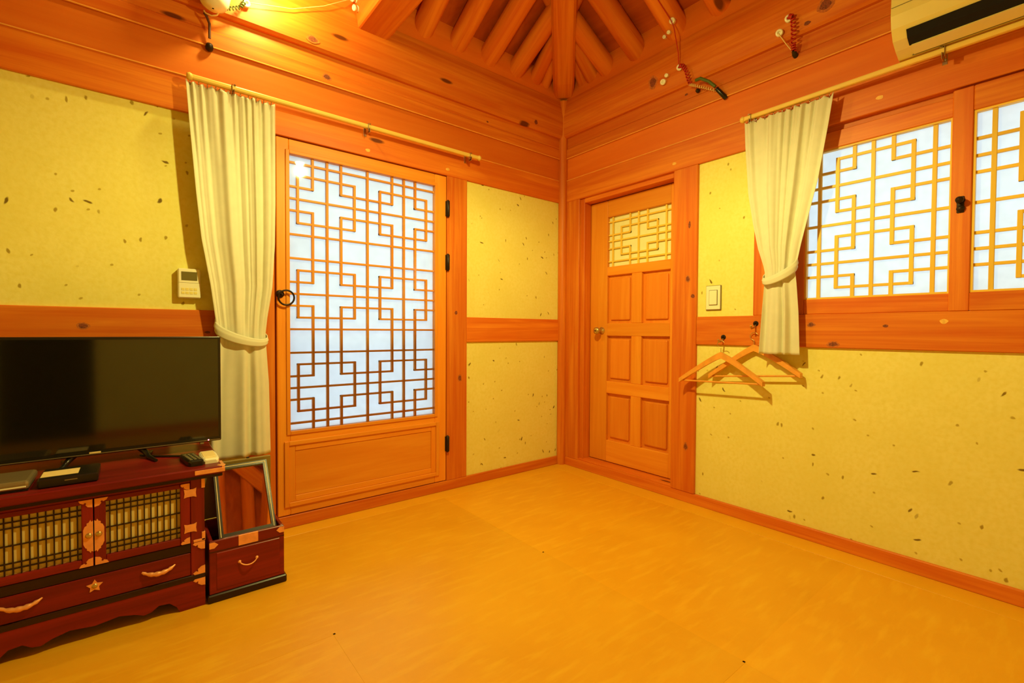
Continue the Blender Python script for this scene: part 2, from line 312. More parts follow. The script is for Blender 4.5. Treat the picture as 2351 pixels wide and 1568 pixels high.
knot('R', PS, -1.033, 1.309, .010, .015, .004); knot('R', PS, -1.066, 1.207, .012, .011, .004, False); knot('R', PS, -1.033, .330, .010, .016, .004); knot('R', PS, -1.040, 1.62, .007, .02, .004, False)
knot('L', 'pine post carrying the three iron hinges', -.934, 1.114, .010, .011, 0, False); knot('L', 'pine post carrying the three iron hinges', -.905, .70, .010, .018, 0)
for side, key, s_, z_, d_ in (('L', LN+OL, -1.503, 1.990, 0), ('L', LN+OL, -.997, 1.996, 0), ('R', LN+OR, -.933, 2.000, 0), ('R', LN+OR, -1.922, 2.013, 0), ('R', 'pine rail under the window with the coat hooks', -2.146, 1.047, 0)):
    oval(side, s_, z_, .013, .009, d_, 'plug', 'plug_wood', TR[key])
trim(MB().box((-1.567, YF, 2.614), (-1.393, .02, 2.90), .012), 'pine_Y', 'squared pine cross beam spanning the room')

# ---------------------------------------------------------------- ceiling, rafters
def zc(d): return EAVE + TAN*d
YM = YF/2; AX = YM
m = MB()
T = .04
def slab(poly): m.add([*poly, *[(x, y, z+T) for x, y, z in poly]], [tuple(range(len(poly))), tuple(range(2*len(poly)-1, len(poly)-1, -1))] + [(i, (i+1) % len(poly), len(poly)+(i+1) % len(poly), len(poly)+i) for i in range(len(poly))])
e = .15
slab([(e, e, zc(-e)), (YM, YM, zc(-YM)), (XL-e, YM, zc(-YM)), (XL-e, e, zc(-e))])
slab([(e, e, zc(-e)), (e, YF-e, zc(-e)), (YM, YM, zc(-YM))])
slab([(e, YF-e, zc(-e)), (XL-e, YF-e, zc(-e)), (XL-e, YM, zc(-YM)), (YM, YM, zc(-YM))])
m.box((XL-.16, YF-.1, 2.85), (XL-.05, .1, 4.0))
wood('ceiling_board', 'Y', (.50, .095, .012), (.36, .055, .007), knots=.03, fine=14)
ce = struct(m.build('ceiling', 'ceiling_board'), 'sloping board ceiling on round pine rafters', 'ceiling')
RR = .064
rz = EAVE - RR/math.cos(math.radians(27))
def localize(o, org, d):
    q = Vector((0, 0, 1)).rotation_difference(Vector(d).normalized()); M_ = Matrix.Translation(org) @ q.to_matrix().to_4x4()
    o.data.transform(M_.inverted()); o.matrix_parent_inverse = Matrix(); o.matrix_basis = M_
def rafter(p0, p1, r=RR):
    random_r = r*random.uniform(.94, 1.06); mb = MB(); p0, p1 = Vector(p0), Vector(p1)
    n = 7; pts = [p0.lerp(p1, i/(n-1)) for i in range(n)]
    mb.tube(pts, [random_r*(1+.012*math.sin(i*1.7+p0.x*9)) for i in range(n)], 18)
    o = mb.build('rafter', 'rafter_wood', ce); localize(o, p0, p1-p0); return o
wood('rafter_wood', 'Z', PINE_L, PINE_D, knots=.05, fine=24)
def along(dirv, s, side, reach):
    # foot on the wall plane at s, running inside the ceiling plane
    ph = dirv
    if side == 'L': a = Vector((s, .04, rz-.02)); d = Vector((-math.tan(ph), -1, TAN))
    else: a = Vector((.04, s, rz-.02)); d = Vector((-1, -math.tan(ph), TAN))
    return a, a + d*reach
for s in (-1.156, -.918, -.682, -.448):
    rafter(*along(0, s, 'L', min(1.7, -s+.04)))
x = -1.70
while x > XL:
    rafter(*along(0, x, 'L', 1.84)); x -= .244
for s in (-.40, -.645, -.93, -1.20, -1.44, -1.68):
    rafter(*along(0, s, 'R', min(1.7, -s+.04)))
for s, ph, r in ((-.262, .22, .052), (-.165, .42, .044)):
    rafter(*along(ph, s, 'L', .75), r); rafter(*along(ph, s, 'R', .75), r)
for s in (-2.0, -2.25, -2.5, -2.75, -3.0, -3.25):
    rafter(*along(0, s, 'R', min(1.7, s-YF+.04)))
x = -.5
while x > XL:
    a = Vector((x, YF-.04, rz-.02)); rafter(a, a+Vector((0, 1, TAN))*min(1.84, -x+.04)); x -= .27
# hip rafters (square timber on the diagonal) and ridge
def hip(c, dx, dy, reach, nm='hip_rafter'):
    d = Vector((dx, dy, TAN)); n = Vector((-dy, dx, 0)).normalized(); u = d.cross(n).normalized()
    if u.z < 0: u = -u
    mb = MB(); c = Vector(c); hw = .076; rings = []
    for t, k, lift in ((-.02, .62, .05), (.035, .93, .012), (.12, 1.0, 0), (reach, 1.0, 0)):
        p = c + d*t
        rings.append([p + n*(sx*hw*k) + u*(sz+ (lift if sz < .05 else 0)) for sx, sz in ((-1, .02), (-.8, 0), (.8, 0), (1, .02), (1, .19), (-1, .19))])
    vs = [v for r in rings for v in r]; fs = [tuple(range(6))[::-1], tuple(range(18, 24))]
    for i in range(3):
        for k in range(6): fs.append((i*6+k, i*6+(k+1) % 6, (i+1)*6+(k+1) % 6, (i+1)*6+k))
    mb.add(vs, fs); o = mb.build(nm, 'hip_wood', ce); localize(o, c, d); return o
wood('hip_wood', 'Z', PINE_L, PINE_D, knots=.05, fine=30, seed=4)
hip((.0, .0, 2.69), -1, -1, 1.82); hip((0, YF, 2.69), -1, 1, 1.82)
MB().box((XL, YM-.09, zc(-YM)-.22), (YM+.15, YM+.09, zc(-YM)), .01).build('ridge_beam', 'pine_X', ce)

# ---------------------------------------------------------------- lattice
def lattice(side, parent, mat_suffix, vx, hz, vsegs, hsegs, d0, d1, wv, wh, name='lattice_bar', matn='joinery_'):
    """vx: list of s positions; hz: list of z positions (0 = first edge, -1 = last edge)."""
    for i, spans in vsegs.items():
        for a, b in spans:
            wb(MB(), side, vx[i]-wv/2, vx[i]+wv/2, hz[a]+(0 if a in (0, len(hz)-1) else (wh/2 if hz[a] > hz[b] else -wh/2)), hz[b]-(0 if b in (0, len(hz)-1) else (wh/2 if hz[a] > hz[b] else -wh/2)), d0, d1, .0012).build(name, matn+'Z', parent)
    for j, spans in hsegs.items():
        for a, b in spans:
            ea = 0 if a == 0 else wv/2; eb = 0 if b == len(vx)-1 else wv/2
            sg = 1 if vx[0] < vx[-1] else -1
            wb(MB(), side, vx[a]-sg*ea, vx[b]+sg*eb, hz[j]-wh/2, hz[j]+wh/2, d0, d1-.0012, .0012).build(name, matn+GR[side], parent)

# ---------------------------------------------------------------- door 1 : big lattice door in the left wall
D1 = struct(empty('door_1', L(-1.48, 0, .062)), 'large pine lattice door with bright white paper and a lower panel', 'door')
x0, x1, gz0, gz1 = -1.908, -1.083, .488, 1.880
def dpart(name, mat, *a, bev=.003): return wbox('L', name, mat, *a, parent=D1, bev=bev)
dpart('stile', 'joinery_Z', -1.966, x0, .066, 1.950, -.045, -.003)
dpart('stile', 'joinery_Z', x1, -1.004, .066, 1.950, -.045, -.003)
dpart('rail', 'joinery_X', x0, x1, gz1, 1.950, -.045, -.0032)
dpart('rail', 'joinery_X', x0, x1, .424, gz0, -.045, -.0032)
dpart('rail', 'joinery_X', x0, x1, .066, .125, -.045, -.0032)
# bevelled mouldings round the glass and the panel
def frame4(side, parent, name, sa, sb, za, zb, wdt, d0, d1, g):
    for a in ((sa, sa+wdt, za, zb), (sb-wdt, sb, za, zb)): wbox(side, name, 'joinery_Z', *a, d0, d1, parent=parent, bev=.002)
    for a in ((sa+wdt, sb-wdt, zb-wdt, zb), (sa+wdt, sb-wdt, za, za+wdt)): wbox(side, name, 'joinery_'+g, *a, d0, d1, parent=parent, bev=.002)
frame4('L', D1, 'moulding', x0-.016, x1+.016, gz0-.016, gz1+.016, .018, -.03, .004, 'X')
frame4('L', D1, 'moulding', -1.936, -1.056, .108, .440, .022, -.03, .006, 'X')
frame4('L', D1, 'moulding', -1.914, -1.078, .130, .418, .030, -.03, -.002, 'X')
dpart('panel', 'joinery_X', -1.886, -1.106, .158, .390, -.03, -.006, bev=.004)
dpart('panel_backing', 'joinery_X', x0, x1, .125, .424, -.04, -.028, bev=0)
vx = [x0] + [-1.8631 + k*(1.8631-1.1359)/10 for k in range(11)] + [x1]
hz = [gz1] + [1.8419 - k*(1.8419-.5256)/22 for k in range(23)] + [gz0]
vs = {3: [(0, 24)], 6: [(0, 24)], 9: [(0, 24)]}
for k in (1, 5, 7, 11): vs[k] = [(2, 6), (10, 14), (18, 22)]
for k in (2, 4, 8, 10): vs[k] = [(0, 3), (5, 11), (13, 19), (21, 24)]
hs = {}
for k in (1, 7, 9, 15, 17, 23, 4, 12, 20): hs[k] = [(0, 12)]
for k in (2, 6, 10, 14, 18, 22): hs[k] = [(1, 5), (7, 11)]
for k in (3, 5, 11, 13, 19, 21): hs[k] = [(0, 2), (4, 8), (10, 12)]
lattice('L', D1, 'X', vx, hz, vs, hs, -.030, -.012, .0125, .0105)
wbox('L', 'paper', 'window_paper', x0-.005, x1+.005, gz0-.005, gz1+.005, -.0335, -.0315, parent=D1)
wbox('L', 'glass', 'pane_glass', x0, x1, gz0, gz1, -.0095, -.0085, parent=D1)
for z in (1.753, 1.423, .296):
    h = empty('hinge'); h.parent = D1; h.matrix_parent_inverse = D1.matrix_world.inverted()
    bpy.data.objects.remove(h)
    f = L
    mb = MB().tube([L(-.999, .006, z-.052), L(-.999, .010, z-.045), L(-.999, .010, z+.045), L(-.999, .006, z+.052)], [.004, .0105, .0105, .004], 12)
    wb(mb, 'L', -1.012, -.986, z-.046, z+.046, -.002, .004, .001)
    mb.build('hinge', 'iron', D1)
for a in ((-2.03, -1.955, .03, 1.99), (-1.015, -.95, .03, 1.99), (-2.03, -.95, 1.942, 2.0), (-2.03, -.95, .02, .075)): wbox('L', 'leak_backing', 'ebony_Z', *a, -.12, -.046, parent=D1)  # dark backing added behind the leaf gaps to stop sky light leaking in
# ring handle
rg = MB(); c = L(-1.927, .020, 1.160)
rg.tube([(c[0]+.036*math.cos(q), c[1]-.004*math.sin(q), c[2]+.036*math.sin(q)) for q in [2*math.pi*k/32 for k in range(33)]], .0045, 10, False)
ringo = rg.build('ring_handle', 'iron', D1)
mb = MB().lathe([(0, .012), (.010, .011), (.017, .007), (.020, .001), (.020, 0)], L(-1.952, 0, 1.178), (0, -1, 0), 16)
mb.tube([L(-1.952, .004, 1.178), L(-1.950, .024, 1.176), L(-1.946, .030, 1.170)], [.006, .006, .004], 10)
mb.build('handle_plate', 'iron', ringo)

# ---------------------------------------------------------------- door 2 : plain panelled door in the right wall
D2 = struct(empty('door_2', R(-.55, -.09, .08)), 'plain pine panelled door with a small lattice light and brass knob', 'door')
LF = -.09
wood('doorpanel_Z', 'Z', (.84, .29, .024), (.77, .22, .014), knots=0, fine=26, seed=5)
def rp(name, mat, s0, s1, z0, z1, d0, d1, bev=.003): return wbox('R', name, mat, s0, s1, z0, z1, d0, d1, parent=D2, bev=bev)
rp('jamb', 'pine_Z', -.200, -.155, .062, 1.957, -.16, -.022); rp('jamb', 'pine_Z', -.94, -.918, .062, 1.957, -.16, -.022)
rp('head', 'pine_Y', -.918, -.200, 1.925, 1.985, -.16, -.022)
rp('threshold', 'pine_Y', -.935, -.165, .055, .076, -.16, -.002)
ex = [(-.345, -.205), (-.915, -.862)]
rp('stile', 'joinery_Z', -.356, -.203, .080, 1.920, LF-.04, LF); rp('stile', 'joinery_Z', -.915, -.858, .080, 1.920, LF-.04, LF)
for z0, z1 in ((1.802, 1.920), (1.392, 1.454), (.970, 1.058), (.565, .650), (.080, .232)): rp('rail', 'joinery_Y', -.858, -.356, z0, z1, LF-.04, LF-.0005)
for z0, z1 in ((1.058, 1.392), (.650, .970), (.232, .565)):
    rp('muntin', 'joinery_Z', -.645, -.565, z0, z1, LF-.04, LF-.001)
    for s0, s1 in ((-.565, -.356), (-.858, -.645)):
        rp('moulding', 'doorpanel_Z', s0, s1, z0, z1, LF-.036, LF-.024, 0)
        rp('panel', 'doorpanel_Z', s0+.022, s1-.022, z0+.022, z1-.022, LF-.030, LF-.010, .008)
vx = [-.356, -.3943, -.466, -.5394, -.6073, -.6776, -.7528, -.8173, -.858]
hz = [1.802, 1.7674, 1.7213, 1.6761, 1.6336, 1.5812, 1.5332, 1.491, 1.454]
vs = {1: [(0, 8)], 4: [(0, 8)], 7: [(0, 8)], 2: [(2, 6)], 6: [(2, 6)], 3: [(0, 3), (5, 8)], 5: [(0, 3), (5, 8)]}
hs = {1: [(0, 8)], 7: [(0, 8)], 4: [(0, 8)], 2: [(2, 6)], 6: [(2, 6)], 3: [(0, 3), (5, 8)], 5: [(0, 3), (5, 8)]}
lattice('R', D2, 'Y', vx, hz, vs, hs, LF-.022, LF-.010, .011, .010, matn='pale_')  if False else None
for ax in 'XYZ': wood('pale_'+ax, ax, (.92, .64, .10), (.86, .54, .07), knots=0, fine=26, seed=6)
lattice('R', D2, 'Y', vx, hz, vs, hs, LF-.022, LF-.010, .011, .010, matn='pale_')
wbox('R', 'paper', 'door_paper', -.860, -.354, 1.452, 1.804, LF-.026, LF-.0235, parent=D2)
wbox('R', 'sky_block', 'lid_brown', -1.0, -.1, .0, 2.05, -.21, -.19, parent=D2)  # unseen panel added behind the door to keep the sky off its paper
kn = MB().lathe([(0, .0), (.026, .0), (.026, .004), (.012, .008), (.010, .030), (.020, .040), (.026, .052), (.024, .064), (.012, .070), (0, .071)], R(-.312, LF, 1.006), (-1, 0, 0), 20).build('knob', 'brass', D2)
MB().lathe([(0, 0), (.005, 0), (.005, .002), (0, .002)], R(-.312, LF+.071, 1.006), (-1, 0, 0), 10).build('lock_button', 'iron', kn)

# ---------------------------------------------------------------- windows in the right wall
def sash(name, label, s0, g0, g1, s1, zb, zt, d):
    W = struct(empty(name, R(s0, d, zb)), label, 'window')
    za, zz = 1.1585, 1.8535
    wbox('R', 'stile', 'pine_Z', s0, g0, zb, zt, d-.04, d, parent=W, bev=.003); wbox('R', 'stile', 'pine_Z', g1, s1, zb, zt, d-.04, d, parent=W, bev=.003)
    wbox('R', 'rail', 'pine_Y', g1, g0, zb, za, d-.04, d-.0005, parent=W, bev=.003); wbox('R', 'rail', 'pine_Y', g1, g0, zz, zt, d-.04, d-.0005, parent=W, bev=.003)
    k = (g1-g0)/(-2.1576+1.6351)
    vx = [g0 + (v+1.6351)*k for v in (-1.6351, -1.6915, -1.7625, -1.8273, -1.8968, -1.9675, -2.0346, -2.1025, -2.1576)]
    hz = [zz, 1.803, 1.7464, 1.6812, 1.6182, 1.5623, 1.5028, 1.4458, 1.3867, 1.3253, 1.2639, 1.2106, za]
    vs = {1: [(0, 12)], 4: [(0, 12)], 7: [(0, 12)], 2: [(1, 5), (7, 11)], 6: [(1, 5), (7, 11)], 3: [(0, 2), (4, 8), (10, 12)], 5: [(0, 2), (4, 8), (10, 12)]}
    hs = {1: [(2, 6)], 5: [(2, 6)], 7: [(2, 6)], 11: [(2, 6)], 3: [(0, 8)], 6: [(0, 8)], 9: [(0, 8)], 2: [(0, 3), (5, 8)], 4: [(0, 3), (5, 8)], 8: [(0, 3), (5, 8)], 10: [(0, 3), (5, 8)]}
    lattice('R', W, 'Y', vx, hz, vs, hs, d-.026, d-.013, .0150, .0125, matn='pale_')
    frame = ((g0, g0-.008, za, zz), (g1+.008, g1, za, zz)); 
    for a in frame: wbox('R', 'edge_strip', 'pale_Z', *a, d-.028, d-.006, parent=W)
    for a in ((g1+.008, g0-.008, za, za+.008), (g1+.008, g0-.008, zz-.008, zz)): wbox('R', 'edge_strip', 'pale_Y', *a, d-.028, d-.006, parent=W)
    wbox('R', 'paper', 'window_paper', g1-.004, g0+.004, za-.004, zz+.004, d-.030, d-.028, parent=W)
    return W
W1 = sash('window_1', 'lattice window sash half behind the short curtain', -1.475, -1.635, -2.157, -2.17, 1.087, 1.930, -.016)
W2 = sash('window_2', 'lattice window sash carrying the iron latch', -2.157, -2.217, -2.740, -2.83, 1.087, 1.948, .002)
trim(wb(MB(), 'R', -1.475, -1.402, 1.087, 1.957, -.08, -.002, .003), 'pine_Z', 'pine window jamb beside the short curtain', 'window frame')
trim(wb(MB(), 'R', -2.92, -1.475, 1.930, 1.985, -.12, -.03, .002), 'pine_Y', 'pine window head above the lattice sashes', 'window frame')
trim(wb(MB(), 'R', -2.92, -2.83, 1.087, 1.957, -.12, -.002, .003), 'pine_Z', 'pine window jamb at the far end of the window', 'window frame')
lt = MB().lathe([(0, .0), (.012, .0), (.014, .003), (.008, .006), (.007, .016), (.013, .022), (.012, .03), (0, .034)], R(-2.186, .002, 1.515), (-1, 0, 0), 14)
wb(lt, 'R', -2.197, -2.175, 1.468, 1.532, .002, .006, .002)
lt.lathe([(0, .0), (.013, .0), (.013, .004), (.009, .009), (0, .011)], R(-2.187, .004, 1.484), (-1, 0, 0), 14)
lt.build('latch', 'iron', W2)

# ---------------------------------------------------------------- curtain rods and curtains
def interp(rows, z):
    for (z0, a0, b0), (z1, a1, b1) in zip(rows, rows[1:]):
        if z0 >= z >= z1:
            t = (z0-z)/(z0-z1); return a0+(a1-a0)*t, b0+(b1-b0)*t
    return rows[-1][1:] if z < rows[-1][0] else rows[0][1:]
def curtain(side, rows, waist, name, label, dbase, npl, phase, flip):
    f = WALLS[side]; root = tag(empty(name, f(rows[-1][1], dbase, rows[-1][0])), label, 'curtain')
    zt, zb = rows[0][0], rows[-1][0]; NZ, NS = 90, 200; mb = MB(); vs = []; fs = []
    for i in range(NZ+1):
        z = zt + (zb-zt)*i/NZ; a, b = interp(rows, z)
        wdt = abs(b-a); top = max(0, 1-(zt-z)/.35)
        nearw = math.exp(-((z-waist)/.16)**2)
        for k in range(NS+1):
            t = k/NS
            w1 = t + .045*math.sin(6.28*1.3*t+phase)
            below = 1/(1+math.exp((z-waist)/.03)) if zb < waist else 0
            broad = .75*math.sin(6.28*(3.1*w1)+phase) + .5*math.sin(6.28*(5.3*w1)+2.1*phase+.5*z)
            finep = math.sin(6.28*npl*w1+phase) + .4*math.sin(6.28*npl*1.7*w1+2)
            fan = math.sin(6.28*(2.6*w1)+phase*1.7) + .5*math.sin(6.28*(4.4*w1)+phase)
            ab = .0050*finep*(.4+.9*top) + .0105*broad*(1-.7*top)
            pl = ab*(1-below) + below*.0115*fan*(1-.4*nearw)
            d = dbase + pl*(1-.35*nearw) + .012*nearw*math.sin(math.pi*t)
            droop = 0
            if i == 0: droop = -.012*abs(math.sin(math.pi*npl*t))
            vs.append(f(a+(b-a)*t, max(d, .018), z+droop))
    for i in range(NZ):
        for k in range(NS): fs.append((i*(NS+1)+k, i*(NS+1)+k+1, (i+1)*(NS+1)+k+1, (i+1)*(NS+1)+k))
    mb.add(vs, fs, True); c = mb.build('cloth', 'curtain_cloth', root)
    so = c.modifiers.new('thick', 'SOLIDIFY'); so.thickness = .0015
    # tie band : flat sash wrapped round the gathered cloth
    a, b = interp(rows, waist); ca, h = (a+b)/2, abs(b-a)/2+.008; mb = MB(); vs = []; fs = []; n = 48; rws = 7
    for i in range(rws):
        for k in range(n):
            q = 2*math.pi*k/n; v = i/(rws-1)-.5
            bulge = .004*(1-4*v*v)+.0015*math.sin(i*2.4)
            sx = math.cos(q)*(h+bulge); dd = math.sin(q)*(.036+bulge)
            zz = waist + v*.044*(1+.25*math.cos(q)*flip) + .030*math.cos(q)*flip - .034*math.sin(q)
            vs.append(f(ca+sx, max(dbase+dd, .004), zz))
    for i in range(rws-1):
        for k in range(n): fs.append((i*n+k, i*n+(k+1) % n, (i+1)*n+(k+1) % n, (i+1)*n+k))
    mb.add(vs, fs, True); tb = mb.build('tie_band', 'curtain_cloth', root); so = tb.modifiers.new('thick', 'SOLIDIFY'); so.thickness = .003
    for k in range(npl):
        t = (k+.5)/npl; a, b = rows[0][1:]
        s = a+(b-a)*t
        MB().tube([f(s, dbase, zt-.018), f(s, dbase-.004, zt-.006), f(s, dbase-.002, zt+.000), f(s, dbase, zt+.003)], .0022, 6).build('hook', 'steel', root)
    return root
ROWS_L = [(2.074, -2.333, -1.982), (1.9, -2.322, -1.983), (1.6, -2.300, -1.984), (1.4, -2.282, -1.988), (1.2, -2.250, -2.000), (1.06, -2.233, -2.022), (.98, -2.224, -2.030), (.92, -2.228, -2.026), (.75, -2.245, -2.014), (.41, -2.255, -2.008)]
curtain('L', ROWS_L, .985, 'curtain', 'long cream curtain tied at the waist beside the lattice door', .062, 11, .3, -1)
ROWS_R = [(2.074, -1.374, -1.772), (1.95, -1.380, -1.755), (1.7, -1.400, -1.715), (1.55, -1.425, -1.680), (1.42, -1.452, -1.650), (1.33, -1.480, -1.632), (1.295, -1.487, -1.624), (1.24, -1.485, -1.630), (1.1, -1.476, -1.640), (.893, -1.464, -1.648)]
curtain('R', ROWS_R, 1.295, 'curtain', 'short cream curtain tied at the waist over the lattice window', .062, 10, 1.4, -1)
def rod(side, s0, s1, z, label, brk):
    f = WALLS[side]; root = tag(empty('curtain_rod', f(s0, .062, z)), label, 'curtain rod')
    wb(MB(), side, s0, s1, z-.011, z+.011, .051, .073, .006).build('rod', 'rod_cream', root)
    for s in (s0, s1):
        MB().lathe([(0, -.012), (.012, -.011), (.017, 0), (.012, .011), (0, .012)], f(s, .062, z), f(1, 0, 0), 14).build('end_cap', 'rod_cream', root)
    for s in brk:
        mb = wb(MB(), side, s-.008, s+.008, z-.030, z+.018, -.005, .002, .001); wb(mb, side, s-.005, s+.005, z+.011, z+.016, 0, .075, .001); wb(mb, side, s-.012, s-.009, z-.026, z+.014, .046, .078, .001); wb(mb, side, s-.004, s-.001, z-.034, z-.008, .046, .078, .001)
        mb.build('bracket', 'steel', root)
rod('L', -2.318, -.806, 2.0905, 'cream curtain rod over the lattice door', (-2.15, -1.52, -.87))
rod('R', -1.366, -2.80, 2.0905, 'cream curtain rod over the window under the air conditioner', (-1.40, -2.13, -2.70))

# ---------------------------------------------------------------- fixtures on the left wall
t = tag(empty('thermostat', L(-2.322, -.014, 1.2)), 'small cream wall thermostat with a grey display beside the long curtain', 'thermostat')
wbox('L', 'case', 'ivory_plastic', -2.364, -2.282, 1.139, 1.268, -.014, .022, t, .004)
wbox('L', 'display', 'lcd', -2.352, -2.294, 1.216, 1.254, .0215, .0232, t, .0005)
for r_ in range(2):
    for k in range(4): wbox('L', 'button', 'white_plastic', -2.352+k*.0150, -2.340+k*.0150, 1.172-r_*.016, 1.183-r_*.016, .0215, .0235, t, .0006)
wbox('L', 'cover_line', 'lcd', -2.3625, -2.2835, 1.2055, 1.2065, .0215, .0224, t)
# fixtures on the right wall
t = tag(empty('light_switch', R(-1.183, -.014, 1.19)), 'square cream light switch beside the door post', 'light switch')
wbox('R', 'plate', 'silver_grey', -1.140, -1.228, 1.122, 1.260, -.014, -.006, t, .002)
wbox('R', 'surround', 'ivory_plastic', -1.143, -1.225, 1.126, 1.257, -.0065, -.002, t, .002)
wbox('R', 'recess_line', 'button_grey', -1.161, -1.211, 1.149, 1.234, -.0025, -.0012, t)
wbox('R', 'rocker', 'ivory_plastic', -1.164, -1.208, 1.152, 1.231, -.002, .004, t, .002)
def hook(s, z, label):
    t = tag(empty('coat_hook', R(s, 0, z)), label, 'hook', 'coat hooks on the rail')
    MB().lathe([(0, .006), (.008, .0055), (.0125, .003), (.014, 0)], R(s, 0, z), (-1, 0, 0), 16).build('plate', 'iron', t).scale = (1, 1, 1)
    MB().tube([R(s, .003, z-.008), R(s, .020, z-.022), R(s, .046, z-.026), R(s, .056, z-.012)], [.004, .004, .004, .005], 10).build('prong', 'brass', t)
    MB().lathe([(0, -.002), (.006, 0), (.0075, .004), (.005, .008), (0, .009)], R(s, .004, z+.006), (-1, 0, 0), 12).build('rivet', 'iron', t)
hook(-1.248, .972, 'dark iron coat hook nearer the door post')
hook(-1.419, 1.045, 'dark iron coat hook half behind the short curtain')
def hanger(s, z, half, drop, tilt, label, d=.030):
    """s,z: neck ; ends at s-+half, z-drop"""
    t = tag(empty('coat_hanger', R(s, d, z)), label, 'hanger', 'wooden coat hangers')
    for sg in (1, -1):
        mb = MB(); vs = []; fs = []; n = 10
        for i in range(n+1):
            u = i/n; ss = s+sg*half*u; zz = z - drop*(u**1.15) + tilt*(-sg)*u
            h = .017*(1-.35*u); wd = .006+.010*u; dd = d + .016*u*u
            for a, b in ((-1, -1), (1, -1), (1, 1), (-1, 1)): vs.append(R(ss, dd+a*wd, zz+b*h))
        for i in range(n):
            for k in range(4): fs.append((i*4+k, i*4+(k+1) % 4, i*4+4+(k+1) % 4, i*4+4+k))
        fs += [(0, 1, 2, 3), (4*n+3, 4*n+2, 4*n+1, 4*n)]
        mb.add(vs, fs); mb.build('arm', 'hanger_wood', t)
    MB().tube([R(s+half*.93, d+.014, z-drop*.94-.010-tilt*.93), R(s-half*.93, d+.014, z-drop*.94-.010+tilt*.93)], .0048, 8).build('bar', 'hanger_wood', t)
    top = z+.017; pts = [R(s, d, top-.02), R(s, d, top+.022)]
    for k in range(9):
        q = math.radians(-90+k*30); pts.append(R(s+.020*math.cos(q), d, top+.042+.020*math.sin(q)))
    MB().tube(pts, .0018, 8).build('hook', 'brass', t)
hanger(-1.262, .876, .230, .143, .008, 'light wooden coat hanger hanging in front on the hook nearer the door post', .052)
hanger(-1.416, .920, .230, .145, .018, 'light wooden coat hanger partly behind the short curtain', .010)

# ---------------------------------------------------------------- air conditioner
AC = tag(empty('air_conditioner', R(-2.0, 0, 2.11)), 'white wall air conditioner above the window rod', 'air conditioner')
prof = [(.0, 2.112), (.07, 2.108), (.122, 2.125), (.164, 2.146), (.190, 2.184), (.200, 2.23), (.196, 2.30), (.180, 2.40), (.0, 2.41)]
MB().prism(prof, lambda d, z: R(-2.0, d, z), lambda d, z: R(-2.86, d, z)).build('case', 'white_plastic', AC)
def strip(name, mat, pa, pb, s0, s1, h):
    (d0, z0), (d1, z1) = pa, pb; nx, nz = (z0-z1), (d1-d0); l = math.hypot(nx, nz); nx, nz = nx/l*h, nz/l*h
    if nz > 0: nx, nz = -nx, -nz
    return MB().prism([(d0, z0), (d1, z1), (d1+nx, z1+nz), (d0+nx, z0+nz)], lambda d, z: R(s0, d, z), lambda d, z: R(s1, d, z)).build(name, mat, AC)
MB().prism([(.130, 2.129), (.164, 2.146), (.181, 2.170), (.184, 2.168), (.166, 2.1430), (.131, 2.1262)], lambda d, z: R(-2.045, d, z), lambda d, z: R(-2.82, d, z)).build('outlet', 'dark_void', AC)
strip('louver', 'white_plastic', (.086, 2.113), (.132, 2.130), -2.052, -2.815, .008)
strip('louver_edge', 'button_grey', (.078, 2.1105), (.081, 2.1115), -2.045, -2.82, .004)
strip('panel_seam', 'button_grey', (.1985, 2.262), (.1995, 2.264), -2.001, -2.859, .001)

# ---------------------------------------------------------------- cabinet
CX, CF = -2.622, .52
CB = tag(empty('cabinet', L(CX, CF/2, 0)), 'low dark red lacquered cabinet with copper fittings under the television', 'cabinet')
def cp(name, mat, s0, s1, z0, z1, d0, d1, bev=.002, parent=None): return wbox('L', name, mat, s0, s1, z0, z1, d0, d1, parent or CB, bev)
cp('top', 'rosewood_X', CX-.36, CX+.36, .478, .505, .06, .545, .004)
cp('top_edge', 'ebony_X', CX-.355, CX+.355, .466, .479, .065, .538, .002)
for sg in (1, -1):
    cp('side_panel', 'rosewood_Z', CX+sg*.300, CX+sg*.285, .10, .466, .08, .515)
    cp('stile', 'rosewood_Z', CX+sg*.300, CX+sg*.258, .10, .466, .495, .521)
cp('back_panel', 'rosewood_X', CX-.285, CX+.285, .10, .466, .08, .09)
cp('rail', 'ebony_X', CX-.258, CX+.258, .203, .236, .48, .519)
cp('rail', 'ebony_X', CX-.300, CX+.300, .100, .120, .10, .524)
cp('rail', 'rosewood_X', CX-.258, CX+.258, .455, .466, .48, .5205)
